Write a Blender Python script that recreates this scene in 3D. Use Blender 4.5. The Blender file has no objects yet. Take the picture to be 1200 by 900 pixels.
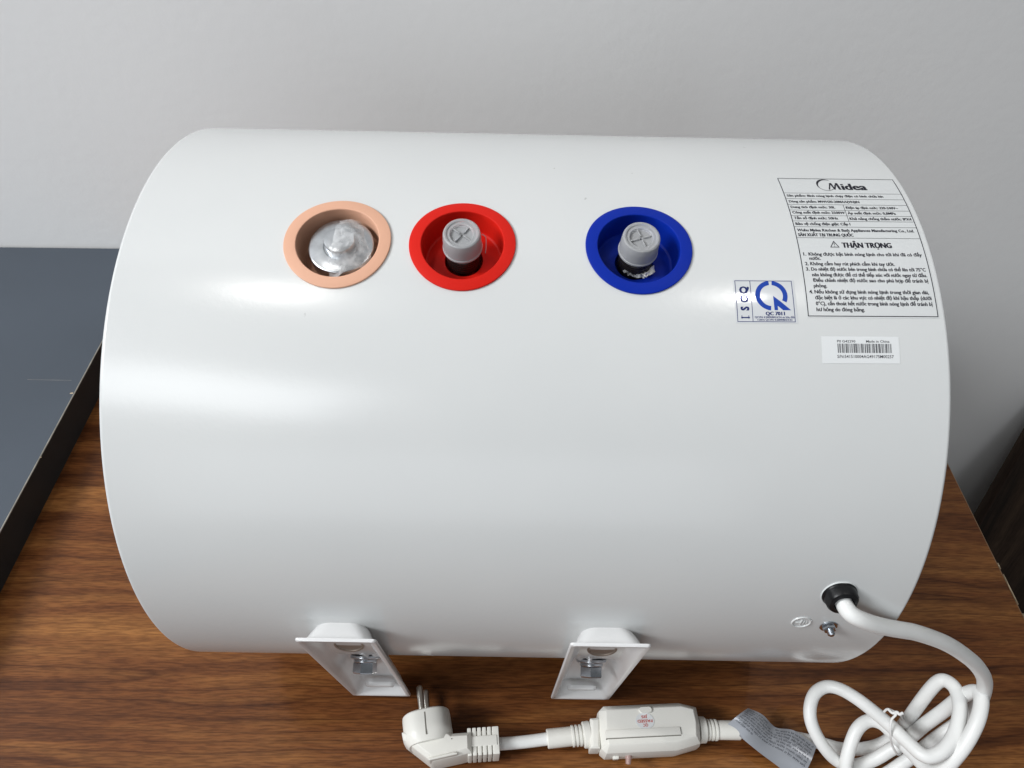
import bpy, bmesh, math, random
from mathutils import Vector, Matrix, noise

random.seed(7)
scene = bpy.context.scene
COL = scene.collection
R_ = math.radians

# ------------------------------------------------------------------ camera
CAM = Vector((0.01142, -0.33198, 0.57211))
YAW, PITCH, ROLL, FPX = 0.01809, 0.85408, 0.02293, 819.07     # focal length in pixels of a 1200 px wide frame
fw = Vector((math.sin(YAW)*math.cos(PITCH), math.cos(YAW)*math.cos(PITCH), -math.sin(PITCH)))
r0 = Vector((math.cos(YAW), -math.sin(YAW), 0))
u0 = r0.cross(fw)
rt = math.cos(ROLL)*r0 + math.sin(ROLL)*u0
up = -math.sin(ROLL)*r0 + math.cos(ROLL)*u0
cd = bpy.data.cameras.new('camera')
cam = bpy.data.objects.new('camera', cd)
COL.objects.link(cam)
cam.matrix_world = Matrix(((rt.x, up.x, -fw.x, CAM.x), (rt.y, up.y, -fw.y, CAM.y), (rt.z, up.z, -fw.z, CAM.z), (0, 0, 0, 1)))
cd.sensor_fit = 'HORIZONTAL'; cd.sensor_width = 36.0
cd.lens = 36.0*FPX/1200.0
cd.clip_start = 0.01; cd.clip_end = 100
scene.camera = cam

# ------------------------------------------------------------------ room light (indoor: ceiling lamps and soft room bounce)
w = bpy.data.worlds.new('World'); scene.world = w; w.use_nodes = True
w.node_tree.nodes['Background'].inputs[0].default_value = (0.93, 0.97, 1.0, 1)
w.node_tree.nodes['Background'].inputs[1].default_value = 0.125

def lamp(name, loc, target, power, sx, sy=None, col=(1, 0.97, 0.93), shape='DISK'):
    d = bpy.data.lights.new(name, 'AREA'); d.energy = power; d.shape = shape; d.size = sx
    if sy: d.size_y = sy
    d.color = col
    o = bpy.data.objects.new(name, d); COL.objects.link(o)
    o.location = loc
    o.rotation_euler = (Vector(target)-Vector(loc)).to_track_quat('-Z', 'Y').to_euler()
    return o
lamp('ceiling_lamp', (-0.76, -0.14, 2.35), (-0.3, 0, 0), 5.0, 0.15)
lamp('ceiling_lamp', (0.79, -0.09, 2.35), (0.3, 0, 0), 3.4, 0.06)
lamp('window_light', (-0.93, -1.30, 1.68), (-0.05, 0, 0.25), 8.5, 0.85, 0.46, (0.95, 0.98, 1.0), 'RECTANGLE')
lamp('bounce_fill', (-0.3, -3.0, 0.9), (-0.1, 0, 0.10), 15, 2.6, 1.5, (0.90, 0.95, 1.0), 'RECTANGLE')  # added fill lamp imitating room bounce on the drum's lower front, no real window
lamp('window_light', (-2.8, -0.85, 2.5), (-0.1, 0.35, 0.3), 110, 1.2, 1.0, (0.96, 0.98, 1.0), 'RECTANGLE')

scene.view_settings.view_transform = 'Standard'
scene.view_settings.look = 'None'
scene.view_settings.exposure = 0.07
scene.cycles.max_bounces = 8; scene.cycles.diffuse_bounces = 3; scene.cycles.glossy_bounces = 3; scene.cycles.transmission_bounces = 6; scene.cycles.transparent_max_bounces = 8
scene.cycles.caustics_reflective = False; scene.cycles.caustics_refractive = False
scene.view_settings.gamma = 1.0
scene.view_settings.use_curve_mapping = False

# ------------------------------------------------------------------ helpers
def U(px, py, z):
    """a point of the place at height z (pixel survey of the photograph, 1200x900)"""
    d = fw + rt*((px-600)/FPX) - up*((py-450)/FPX)
    t = (z-CAM.z)/d.z
    return CAM + d*t

def new_mat(name):
    m = bpy.data.materials.new(name); m.use_nodes = True
    nt = m.node_tree
    return m, nt, nt.nodes['Principled BSDF']

def mat(name, col, rough=0.5, metal=0.0, spec=0.5, coat=0.0, trans=0.0, var=0.0, vscale=30, bump=0.0, bscale=200, ior=1.45):
    m, nt, p = new_mat(name)
    p.inputs['Base Color'].default_value = (*col, 1)
    p.inputs['Roughness'].default_value = rough
    p.inputs['Metallic'].default_value = metal
    p.inputs['Specular IOR Level'].default_value = spec
    p.inputs['Coat Weight'].default_value = coat
    p.inputs['Transmission Weight'].default_value = trans
    p.inputs['IOR'].default_value = ior
    tc = nt.nodes.new('ShaderNodeTexCoord')
    if var > 0:
        n = nt.nodes.new('ShaderNodeTexNoise'); n.inputs['Scale'].default_value = vscale; n.inputs['Detail'].default_value = 5
        nt.links.new(tc.outputs['Object'], n.inputs['Vector'])
        r = nt.nodes.new('ShaderNodeValToRGB')
        r.color_ramp.elements[0].position = 0.3; r.color_ramp.elements[1].position = 0.7
        r.color_ramp.elements[0].color = (*[c*(1-var) for c in col], 1)
        r.color_ramp.elements[1].color = (*[min(1, c*(1+var)) for c in col], 1)
        nt.links.new(n.outputs['Fac'], r.inputs['Fac']); nt.links.new(r.outputs['Color'], p.inputs['Base Color'])
    if bump > 0:
        n = nt.nodes.new('ShaderNodeTexNoise'); n.inputs['Scale'].default_value = bscale; n.inputs['Detail'].default_value = 4
        nt.links.new(tc.outputs['Object'], n.inputs['Vector'])
        b = nt.nodes.new('ShaderNodeBump'); b.inputs['Strength'].default_value = bump; b.inputs['Distance'].default_value = 0.001
        nt.links.new(n.outputs['Fac'], b.inputs['Height']); nt.links.new(b.outputs['Normal'], p.inputs['Normal'])
    return m

class MB:
    """collects verts and faces, links them as ONE mesh object"""
    def __init__(s): s.v = []; s.f = []
    def add(s, vs, fs):
        k = len(s.v); s.v += [Vector(v) for v in vs]; s.f += [tuple(i+k for i in f) for f in fs]; return s
    def loops(s, ls, close=True, cap0=False, cap1=False):
        n = len(ls[0]); vs = [p for l in ls for p in l]; fs = []
        for i in range(len(ls)-1):
            for j in range(n if close else n-1):
                a = i*n+j; b = i*n+(j+1) % n
                fs.append((a, b, b+n, a+n))
        if cap0: fs.append(tuple(reversed(range(n))))
        if cap1: fs.append(tuple(range((len(ls)-1)*n, len(ls)*n)))
        return s.add(vs, fs)
    def lathe(s, prof, O, Z, n=32, X=None, cap0=False, cap1=False):
        Z = Vector(Z).normalized()
        X = Vector(X) if X is not None else Z.orthogonal()
        X = (X - Z*X.dot(Z)).normalized(); Y = Z.cross(X); O = Vector(O)
        return s.loops([[O+Z*z+(X*math.cos(t)+Y*math.sin(t))*r for t in [2*math.pi*k/n for k in range(n)]] for r, z in prof], True, cap0, cap1)
    def box(s, O, X, Y, Z):
        """O centre, X Y Z half vectors"""
        O, X, Y, Z = map(Vector, (O, X, Y, Z))
        vs = [O+X*a+Y*b+Z*c for c in (-1, 1) for b in (-1, 1) for a in (-1, 1)]
        return s.add(vs, [(0, 2, 3, 1), (4, 5, 7, 6), (0, 1, 5, 4), (2, 6, 7, 3), (0, 4, 6, 2), (1, 3, 7, 5)])
    def tube(s, pts, r, n=16, cap=True):
        pts = [Vector(p) for p in pts]; m = len(pts); ls = []
        T = [(pts[min(i+1, m-1)]-pts[max(i-1, 0)]).normalized() for i in range(m)]
        X = T[0].orthogonal().normalized()
        for i in range(m):
            X = (X-T[i]*X.dot(T[i])).normalized(); Y = T[i].cross(X)
            rr = r(i/(m-1)) if callable(r) else r
            ls.append([pts[i]+(X*math.cos(a)+Y*math.sin(a))*rr for a in [2*math.pi*k/n for k in range(n)]])
        return s.loops(ls, True, cap, cap)
    def build(s, name, m, parent=None, smooth=True, angle=35, bevel=0.0, seg=2):
        me = bpy.data.meshes.new(name)
        me.from_pydata([tuple(v) for v in s.v], [], s.f); me.update()
        if bevel:
            bm = bmesh.new(); bm.from_mesh(me)
            bmesh.ops.recalc_face_normals(bm, faces=bm.faces)
            ed = [e for e in bm.edges if len(e.link_faces) == 2 and e.calc_face_angle(0) > 0.4]
            bmesh.ops.bevel(bm, geom=ed, offset=bevel, segments=seg, profile=0.6, affect='EDGES', clamp_overlap=True)
            bm.to_mesh(me); bm.free()
        else:
            bm = bmesh.new(); bm.from_mesh(me); bmesh.ops.recalc_face_normals(bm, faces=bm.faces); bm.to_mesh(me); bm.free()
        if smooth:
            me.shade_smooth(); me.set_sharp_from_angle(angle=R_(angle))
        me.materials.append(m)
        o = bpy.data.objects.new(name, me); COL.objects.link(o)
        if parent: o.parent = parent
        return o

def empty(name, loc=(0, 0, 0), rz=0):
    o = bpy.data.objects.new(name, None); COL.objects.link(o); o.location = loc; o.rotation_euler = (0, 0, rz)
    o.empty_display_size = 0.02
    return o
def tag(o, label=None, cat=None, group=None, kind=None):
    if label: o['label'] = label
    if cat: o['category'] = cat
    if group: o['group'] = group
    if kind: o['kind'] = kind
    return o

def spline(pts, per=10):
    """Catmull-Rom (centripetal-like) through the points"""
    P = [Vector(p) for p in pts]; P = [P[0]*2-P[1]]+P+[P[-1]*2-P[-2]]
    out = []
    for i in range(1, len(P)-2):
        a, b, c, d = P[i-1:i+3]
        for k in range(per):
            t = k/per
            out.append(0.5*((2*b)+(c-a)*t+(2*a-5*b+4*c-d)*t*t+(3*b-a-3*c+d)*t**3))
    out.append(P[-2]); return out

def inset(poly, d):
    """offset a list of 2D points (counter-clockwise) inwards by d"""
    n = len(poly); out = []
    for i in range(n):
        a, b, c = Vector(poly[i-1]).to_2d(), Vector(poly[i]).to_2d(), Vector(poly[(i+1) % n]).to_2d()
        e1 = (b-a).normalized(); e2 = (c-b).normalized()
        n1 = Vector((-e1.y, e1.x)); n2 = Vector((-e2.y, e2.x))
        k = n1+n2; l = max(0.35, (1+n1.dot(n2)))
        out.append(b+k*(d/l))
    return out
def ccw(poly):
    a = sum(poly[i-1].x*poly[i].y-poly[i].x*poly[i-1].y for i in range(len(poly)))
    return poly if a > 0 else list(reversed(poly))

# ------------------------------------------------------------------ materials
def wood(name, c0, c1, c2, axis=0, rough=0.33, k=1.0):
    m, nt, p = new_mat(name); N = nt.nodes; L = nt.links
    tc = N.new('ShaderNodeTexCoord')
    mp = N.new('ShaderNodeMapping'); L.new(tc.outputs['Object'], mp.inputs['Vector'])
    sc = [36*k, 36*k, 36*k]; sc[axis] = 1.2*k
    mp.inputs['Scale'].default_value = sc
    # slow sideways drift so that the grain lines wander
    wn = N.new('ShaderNodeTexNoise'); wn.inputs['Scale'].default_value = 5*k; wn.inputs['Detail'].default_value = 2
    L.new(tc.outputs['Object'], wn.inputs['Vector'])
    ad = N.new('ShaderNodeVectorMath'); ad.operation = 'SCALE'; ad.inputs['Scale'].default_value = 1.1
    L.new(wn.outputs['Color'], ad.inputs[0])
    sm = N.new('ShaderNodeVectorMath'); L.new(mp.outputs['Vector'], sm.inputs[0]); L.new(ad.outputs['Vector'], sm.inputs[1])
    n1 = N.new('ShaderNodeTexNoise'); n1.inputs['Scale'].default_value = 1.0; n1.inputs['Detail'].default_value = 6; n1.inputs['Roughness'].default_value = 0.62
    L.new(sm.outputs['Vector'], n1.inputs['Vector'])
    r1 = N.new('ShaderNodeValToRGB')
    e = r1.color_ramp.elements
    e[0].position = 0.33; e[0].color = (*c0, 1); e[1].position = 0.72; e[1].color = (*c2, 1)
    x = e.new(0.5); x.color = (*c1, 1)
    x = e.new(0.41); x.color = (*[(a+b)/2 for a, b in zip(c0, c1)], 1)
    L.new(n1.outputs['Fac'], r1.inputs['Fac'])
    # fine pores
    mp2 = N.new('ShaderNodeMapping'); s2 = [760*k]*3; s2[axis] = 70*k; mp2.inputs['Scale'].default_value = s2
    L.new(tc.outputs['Object'], mp2.inputs['Vector'])
    n2 = N.new('ShaderNodeTexNoise'); n2.inputs['Scale'].default_value = 1.0; n2.inputs['Detail'].default_value = 3
    L.new(mp2.outputs['Vector'], n2.inputs['Vector'])
    r2 = N.new('ShaderNodeValToRGB'); r2.color_ramp.elements[0].position = 0.40; r2.color_ramp.elements[1].position = 0.58
    r2.color_ramp.elements[0].color = (0.62, 0.58, 0.54, 1); r2.color_ramp.elements[1].color = (1.15, 1.15, 1.15, 1)
    L.new(n2.outputs['Fac'], r2.inputs['Fac'])
    # sharp dark veins
    mp3 = N.new('ShaderNodeMapping'); s3 = [17*k]*3; s3[axis] = 0.65*k; mp3.inputs['Scale'].default_value = s3; mp3.inputs['Location'].default_value = (3, 7, 1)
    L.new(tc.outputs['Object'], mp3.inputs['Vector'])
    s4 = N.new('ShaderNodeVectorMath'); s4.operation = 'MULTIPLY_ADD'; s4.inputs[1].default_value = (0.2, 0.2, 0.2)
    L.new(ad.outputs['Vector'], s4.inputs[0]); L.new(mp3.outputs['Vector'], s4.inputs[2])
    n3 = N.new('ShaderNodeTexNoise'); n3.inputs['Scale'].default_value = 1.0; n3.inputs['Detail'].default_value = 2.5; n3.inputs['Roughness'].default_value = 0.45
    L.new(s4.outputs['Vector'], n3.inputs['Vector'])
    # contour lines of the slow noise: long thin growth lines
    ml = N.new('ShaderNodeMath'); ml.operation = 'MULTIPLY'; ml.inputs[1].default_value = 14.0; L.new(n3.outputs['Fac'], ml.inputs[0])
    fr = N.new('ShaderNodeMath'); fr.operation = 'FRACT'; L.new(ml.outputs[0], fr.inputs[0])
    r3 = N.new('ShaderNodeValToRGB'); q = r3.color_ramp.elements
    q[0].position = 0.0; q[0].color = (0.46, 0.40, 0.37, 1); q[1].position = 1.0; q[1].color = (0.52, 0.46, 0.42, 1)
    for ps, c in ((0.07, 0.84), (0.45, 1.06), (0.93, 0.94)): y = q.new(ps); y.color = (c, c, c, 1)
    L.new(fr.outputs[0], r3.inputs['Fac'])
    m1 = N.new('ShaderNodeMix'); m1.data_type = 'RGBA'; m1.blend_type = 'MULTIPLY'; m1.inputs['Factor'].default_value = 0.75
    L.new(r1.outputs['Color'], m1.inputs['A']); L.new(r2.outputs['Color'], m1.inputs['B'])
    m2 = N.new('ShaderNodeMix'); m2.data_type = 'RGBA'; m2.blend_type = 'MULTIPLY'; m2.inputs['Factor'].default_value = 0.95
    L.new(m1.outputs['Result'], m2.inputs['A']); L.new(r3.outputs['Color'], m2.inputs['B'])
    L.new(m2.outputs['Result'], p.inputs['Base Color'])
    p.inputs['Roughness'].default_value = rough; p.inputs['Specular IOR Level'].default_value = 0.2
    b = N.new('ShaderNodeBump'); b.inputs['Strength'].default_value = 0.12; b.inputs['Distance'].default_value = 0.0006
    L.new(n2.outputs['Fac'], b.inputs['Height']); L.new(b.outputs['Normal'], p.inputs['Normal'])
    return m

M = {}
M['table'] = wood('walnut_laminate', (0.048, 0.014, 0.0048), (0.145, 0.050, 0.0142), (0.280, 0.118, 0.034))
M['dark_wood'] = wood('dark_wood', (0.010, 0.006, 0.004), (0.028, 0.016, 0.010), (0.050, 0.031, 0.019), axis=2, rough=0.5)
M['edge'] = mat('worn_table_edge', (0.24, 0.15, 0.085), 0.6, var=0.3, vscale=90)
M['chip'] = mat('bare_chipboard', (0.55, 0.44, 0.30), 0.8, var=0.2, vscale=900)
M['board'] = mat('slate_grey_laminate', (0.062, 0.075, 0.094), 0.5, spec=0.35, var=0.06, vscale=6, bump=0.12, bscale=900)
M['board_side'] = mat('black_edge_band', (0.012, 0.012, 0.012), 0.55, var=0.2)
M['board_edge'] = mat('worn_board_edge', (0.25, 0.24, 0.21), 0.6, var=0.3, vscale=60)
M['floor'] = mat('floor_tile', (0.30, 0.28, 0.26), 0.4, var=0.1)

def wall_mat():
    m, nt, p = new_mat('matt_wall_paint'); N = nt.nodes; L = nt.links
    tc = N.new('ShaderNodeTexCoord')
    n = N.new('ShaderNodeTexNoise'); n.inputs['Scale'].default_value = 2.5; n.inputs['Detail'].default_value = 6
    L.new(tc.outputs['Object'], n.inputs['Vector'])
    r = N.new('ShaderNodeValToRGB'); r.color_ramp.elements[0].position = 0.3; r.color_ramp.elements[1].position = 0.7
    r.color_ramp.elements[0].color = (0.765, 0.765, 0.765, 1); r.color_ramp.elements[1].color = (0.80, 0.795, 0.79, 1)
    L.new(n.outputs['Fac'], r.inputs['Fac']); L.new(r.outputs['Color'], p.inputs['Base Color'])
    p.inputs['Roughness'].default_value = 0.75; p.inputs['Specular IOR Level'].default_value = 0.3
    # roller stipple and filled spots
    a = N.new('ShaderNodeTexNoise'); a.inputs['Scale'].default_value = 110; a.inputs['Detail'].default_value = 6
    c = N.new('ShaderNodeTexVoronoi'); c.inputs['Scale'].default_value = 14
    L.new(tc.outputs['Object'], a.inputs['Vector']); L.new(tc.outputs['Object'], c.inputs['Vector'])
    cr = N.new('ShaderNodeValToRGB'); cr.color_ramp.elements[0].position = 0.0; cr.color_ramp.elements[0].color = (1, 1, 1, 1)
    cr.color_ramp.elements[1].position = 0.09; cr.color_ramp.elements[1].color = (0, 0, 0, 1)
    L.new(c.outputs['Distance'], cr.inputs['Fac'])
    s = N.new('ShaderNodeMath'); s.operation = 'MULTIPLY_ADD'; s.inputs[1].default_value = 0.35
    L.new(cr.outputs['Color'], s.inputs[0]); L.new(a.outputs['Fac'], s.inputs[2])
    b = N.new('ShaderNodeBump'); b.inputs['Strength'].default_value = 0.16; b.inputs['Distance'].default_value = 0.0014
    L.new(s.outputs[0], b.inputs['Height']); L.new(b.outputs['Normal'], p.inputs['Normal'])
    return m
M['wall'] = wall_mat()

def enamel():
    m, nt, p = new_mat('white_powder_coat'); N = nt.nodes; L = nt.links
    tc = N.new('ShaderNodeTexCoord')
    n = N.new('ShaderNodeTexNoise'); n.inputs['Scale'].default_value = 6; n.inputs['Detail'].default_value = 4
    L.new(tc.outputs['Object'], n.inputs['Vector'])
    r = N.new('ShaderNodeValToRGB'); r.color_ramp.elements[0].position = 0.35; r.color_ramp.elements[1].position = 0.65
    r.color_ramp.elements[0].color = (0.610, 0.622, 0.620, 1); r.color_ramp.elements[1].color = (0.635, 0.645, 0.640, 1)
    L.new(n.outputs['Fac'], r.inputs['Fac'])
    # a few small scuffs
    mp = N.new('ShaderNodeMapping'); mp.inputs['Scale'].default_value = (1.0, 1.0, 0.35); mp.inputs['Rotation'].default_value = (0.2, 0.5, 0.3)
    L.new(tc.outputs['Object'], mp.inputs['Vector'])
    v = N.new('ShaderNodeTexVoronoi'); v.inputs['Scale'].default_value = 19
    L.new(mp.outputs['Vector'], v.inputs['Vector'])
    nn = N.new('ShaderNodeTexNoise'); nn.inputs['Scale'].default_value = 700; L.new(tc.outputs['Object'], nn.inputs['Vector'])
    ma = N.new('ShaderNodeMath'); ma.operation = 'MULTIPLY_ADD'; ma.inputs[1].default_value = 0.05; L.new(nn.outputs['Fac'], ma.inputs[0]); L.new(v.outputs['Distance'], ma.inputs[2])
    vr = N.new('ShaderNodeValToRGB'); vr.color_ramp.elements[0].position = 0.035; vr.color_ramp.elements[0].color = (0.74, 0.74, 0.73, 1)
    vr.color_ramp.elements[1].position = 0.042; vr.color_ramp.elements[1].color = (1, 1, 1, 1)
    L.new(ma.outputs[0], vr.inputs['Fac'])
    mx = N.new('ShaderNodeMix'); mx.data_type = 'RGBA'; mx.blend_type = 'MULTIPLY'; mx.inputs['Factor'].default_value = 1
    L.new(r.outputs['Color'], mx.inputs['A']); L.new(vr.outputs['Color'], mx.inputs['B'])
    L.new(mx.outputs['Result'], p.inputs['Base Color'])
    p.inputs['Roughness'].default_value = 0.215; p.inputs['Specular IOR Level'].default_value = 0.5
    a = N.new('ShaderNodeTexNoise'); a.inputs['Scale'].default_value = 420; a.inputs['Detail'].default_value = 2
    L.new(tc.outputs['Object'], a.inputs['Vector'])
    a2 = N.new('ShaderNodeTexNoise'); a2.inputs['Scale'].default_value = 14; a2.inputs['Detail'].default_value = 1
    L.new(tc.outputs['Object'], a2.inputs['Vector'])
    m3 = N.new('ShaderNodeMath'); m3.operation = 'MULTIPLY_ADD'; m3.inputs[1].default_value = 6.0
    L.new(a2.outputs['Fac'], m3.inputs[0]); L.new(a.outputs['Fac'], m3.inputs[2])
    b = N.new('ShaderNodeBump'); b.inputs['Strength'].default_value = 0.06; b.inputs['Distance'].default_value = 0.0006
    L.new(m3.outputs[0], b.inputs['Height']); L.new(b.outputs['Normal'], p.inputs['Normal'])
    return m
M['body'] = enamel()
M['cap'] = mat('white_end_cap', (0.62, 0.64, 0.64), 0.35)
M['bracket'] = mat('white_bracket_enamel', (0.72, 0.72, 0.72), 0.25, var=0.03, vscale=40)
M['peach'] = mat('peach_plastic', (0.69, 0.385, 0.26), 0.42, spec=0.35, var=0.04, bump=0.05, bscale=500)
M['red'] = mat('red_plastic', (0.60, 0.014, 0.008), 0.42, spec=0.14, var=0.05, bump=0.05, bscale=500)
M['blue'] = mat('blue_plastic', (0.003, 0.022, 0.30), 0.42, spec=0.14, var=0.05, bump=0.05, bscale=500)
M['frost'] = mat('frosted_cap', (0.94, 0.95, 0.97), 0.26, trans=0.66, ior=1.22)
M['black'] = mat('black_rubber', (0.008, 0.008, 0.009), 0.36, spec=0.3, var=0.2, vscale=200)
M['pipe'] = mat('dark_pipe_thread', (0.014, 0.011, 0.010), 0.22, metal=0.3)
M['steel'] = mat('zinc_steel', (0.56, 0.59, 0.63), 0.26, metal=1.0, var=0.1, vscale=150)
M['brushed'] = mat('brushed_flange', (0.47, 0.49, 0.51), 0.28, metal=1.0, var=0.12, vscale=260)
M['hole'] = mat('dull_steel_slot', (0.30, 0.25, 0.21), 0.5, metal=0.4)
M['pin'] = mat('nickel_pin', (0.72, 0.70, 0.64), 0.30, metal=1.0)
M['plug'] = mat('ivory_plug_plastic', (0.76, 0.75, 0.70), 0.38, var=0.02, bump=0.04, bscale=700)
M['groove'] = mat('plug_groove', (0.16, 0.15, 0.13), 0.6)
M['cord'] = mat('white_cord_pvc', (0.78, 0.785, 0.77), 0.40, var=0.03, vscale=45, bump=0.06, bscale=350)
M['tie'] = mat('white_twist_tie', (0.80, 0.80, 0.79), 0.3)
M['tape'] = mat('white_sealing_tape', (0.82, 0.80, 0.76), 0.5)
M['ink'] = mat('black_print', (0.018, 0.018, 0.026), 0.5, spec=0.15)
M['inkblue'] = mat('blue_print', (0.010, 0.050, 0.33), 0.35, spec=0.15)
M['inknavy'] = mat('navy_print', (0.012, 0.022, 0.12), 0.35, spec=0.15)
M['inkgrey'] = mat('grey_print', (0.05, 0.053, 0.065), 0.5, spec=0.15)
M['inkred'] = mat('red_stamp', (0.52, 0.06, 0.04), 0.5)
M['foil_label'] = mat('pale_label_film', (0.61, 0.625, 0.625), 0.30)
M['gloss_label'] = mat('glossy_sticker', (0.62, 0.635, 0.65), 0.07, spec=0.9)
M['paper'] = mat('white_paper_sticker', (0.70, 0.715, 0.72), 0.45)
M['taggrey'] = mat('silver_tag_film', (0.33, 0.345, 0.375), 0.28, metal=0.35, var=0.05)
M['led'] = mat('pinkish_lens', (0.62, 0.42, 0.38), 0.2, trans=0.4)

def film_mat():
    m = bpy.data.materials.new('clear_plastic_film'); m.use_nodes = True; nt = m.node_tree; N = nt.nodes; L = nt.links
    p = N['Principled BSDF']; p.inputs['Base Color'].default_value = (0.80, 0.81, 0.82, 1); p.inputs['Roughness'].default_value = 0.18
    t = N.new('ShaderNodeBsdfTransparent'); mx = N.new('ShaderNodeMixShader')
    n = N.new('ShaderNodeTexNoise'); n.inputs['Scale'].default_value = 160; n.inputs['Detail'].default_value = 4
    tc = N.new('ShaderNodeTexCoord'); L.new(tc.outputs['Object'], n.inputs['Vector'])
    r = N.new('ShaderNodeValToRGB'); r.color_ramp.elements[0].position = 0.35; r.color_ramp.elements[0].color = (0.10, 0.10, 0.10, 1)
    r.color_ramp.elements[1].position = 0.7; r.color_ramp.elements[1].color = (0.58, 0.58, 0.58, 1)
    L.new(n.outputs['Fac'], r.inputs['Fac']); L.new(r.outputs['Color'], mx.inputs['Fac'])
    L.new(t.outputs[0], mx.inputs[1]); L.new(p.outputs[0], mx.inputs[2]); L.new(mx.outputs[0], N['Material Output'].inputs['Surface'])
    return m
M['film'] = film_mat()

# ------------------------------------------------------------------ the setting
WY = 0.3497
def slab(name, m, x0, x1, y0, y1, z0, z1, parent=None, bevel=0.0, seg=2):
    b = MB().box(((x0+x1)/2, (y0+y1)/2, (z0+z1)/2), ((x1-x0)/2, 0, 0), (0, (y1-y0)/2, 0), (0, 0, (z1-z0)/2))
    return b.build(name, m, parent, smooth=bool(bevel), bevel=bevel, seg=seg)
tag(slab('wall', M['wall'], -3.2, 3.2, WY, WY+0.12, -0.76, 2.6), 'pale grey painted wall behind the table', kind='structure')
tag(slab('floor', M['floor'], -3.2, 3.2, -3.0, WY-0.001, -0.80, -0.76), 'plain floor under the table', kind='structure')

# table: walnut laminate top, worn right edge
XT = 0.4563
tb = empty('table', (0, 0, -0.76))
tag(tb, 'brown walnut laminate table carrying the white water heater', 'table')
def at_table(o): o.parent = tb; o.location = (0, 0, 0.76); return o
at_table(slab('table_top', M['table'], -1.3, XT-0.0012, -0.95, WY-0.006, -0.028, 0.0))
ed = MB().box((XT-0.0005, -0.303, -0.0143), (0.0006, 0, 0), (0, 0.645, 0), (0, 0, 0.0136))
at_table(ed.build('edge_band', M['edge'], bevel=0.0003))
for y0, y1, wd in ((-0.080, -0.052, 0.0011), (-0.112, -0.088, 0.0013), (-0.047, -0.041, 0.0008)):
    c = MB(); n = 9; top = []; bot = []
    for i in range(n):
        y = y0+(y1-y0)*i/(n-1); k = wd*(0.35+0.65*random.random())*math.sin(math.pi*(i+0.3)/(n-0.4))
        top.append(Vector((XT+0.0003-k*1.4, y, 0.0003))); bot.append(Vector((XT+0.0004, y, -0.0015-k*2)))
    mid = [Vector((XT+0.0004, t.y, 0.0002)) for t in top]
    c.loops([top, mid, bot], close=False)
    at_table(c.build('edge_chip', M['chip'], smooth=False))
for x in (-1.22, 0.38):
    for y in (-0.87, 0.27):
        at_table(slab('leg', M['table'], x-0.03, x+0.03, y-0.03, y+0.03, -0.76, -0.0282))

# grey board lying on the table, left
gb = empty('grey_board', (-0.9, 0, 0))
tag(gb, 'thick slate grey board with black sides lying flat at the left', 'board')
def at_board(o): o.parent = gb; o.location = (0.9, 0, 0); return o
XB, HB = -0.4155, 0.0355
at_board(slab('core', M['board_side'], -1.28, XB, -0.85, WY-0.003, 0.0002, HB-0.0012))
at_board(slab('top_sheet', M['board'], -1.28, XB-0.0008, -0.85, WY-0.0032, HB-0.0010, HB))
at_board(slab('worn_edge', M['board_edge'], XB-0.0007, XB+0.0002, -0.85, WY-0.004, HB-0.0011, HB-0.0001))
for px, py, k in ((84, 461, 0.0016), (48, 536, 0.0007)):
    p = U(px, py, HB)
    at_board(MB().add([(p.x-k, p.y-k*.5, HB+.0002), (p.x+k, p.y-k*.3, HB+.0002), (p.x+k*.5, p.y+k*.7, HB+.0002), (p.x-k*.8, p.y+k*.4, HB+.0002)], [(0, 1, 2, 3)]).build('chipped_spot', M['chip'], smooth=False))
a_, b_ = U(32, 445, HB), U(84, 446, HB)
at_board(MB().add([(a_.x, a_.y, HB+.00015), (b_.x, b_.y, HB+.00015), (b_.x, b_.y+.0003, HB+.00015), (a_.x, a_.y+.0003, HB+.00015)], [(0, 1, 2, 3)]).build('scratch', M['board_edge'], smooth=False))

# dark wooden board leaning beside the table, right
ez = Vector((0.015, 0.05, 0.15)).normalized(); ex = (Vector((1, 0, 0))-ez*ez.x).normalized(); ey = ez.cross(ex)
dbx = empty('leaning_wood_board', (0.759, 0.140, -0.757))
tag(dbx, 'dark brown wooden board leaning on the wall beyond the table right edge', 'board')
dbx.matrix_world = Matrix(((ex.x, ey.x, ez.x, 0.759), (ex.y, ey.y, ez.y, 0.140), (ex.z, ey.z, ez.z, -0.742), (0, 0, 0, 1)))
MB().box((0.26, 0.010, 0.305), (0.26, 0, 0), (0, 0.010, 0), (0, 0, 0.305)).build('panel', M['dark_wood'], dbx, bevel=0.002)
MB().box((0.26, -0.0015, 0.305), (0.012, 0, 0), (0, 0.0012, 0), (0, 0, 0.30)).build('batten', M['dark_wood'], dbx, bevel=0.0008)

# ------------------------------------------------------------------ the water heater
R = 0.18
S0, S1 = -0.1805, 0.2279
HT = empty('water_heater', (0, 0, 0), -0.01268)
tag(HT, 'white cylindrical electric water heater lying on its side on the brown table', 'water heater')
AX = Vector((0, 0, R))
def S(s, arc, h=0.0):
    t = arc/R
    return Vector((s, -(R+h)*math.sin(t), R+(R+h)*math.cos(t)))
def frame(s, arc):
    t = arc/R
    return S(s, arc), Vector((1, 0, 0)), Vector((0, -math.cos(t), -math.sin(t))), Vector((0, -math.sin(t), math.cos(t)))

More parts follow.
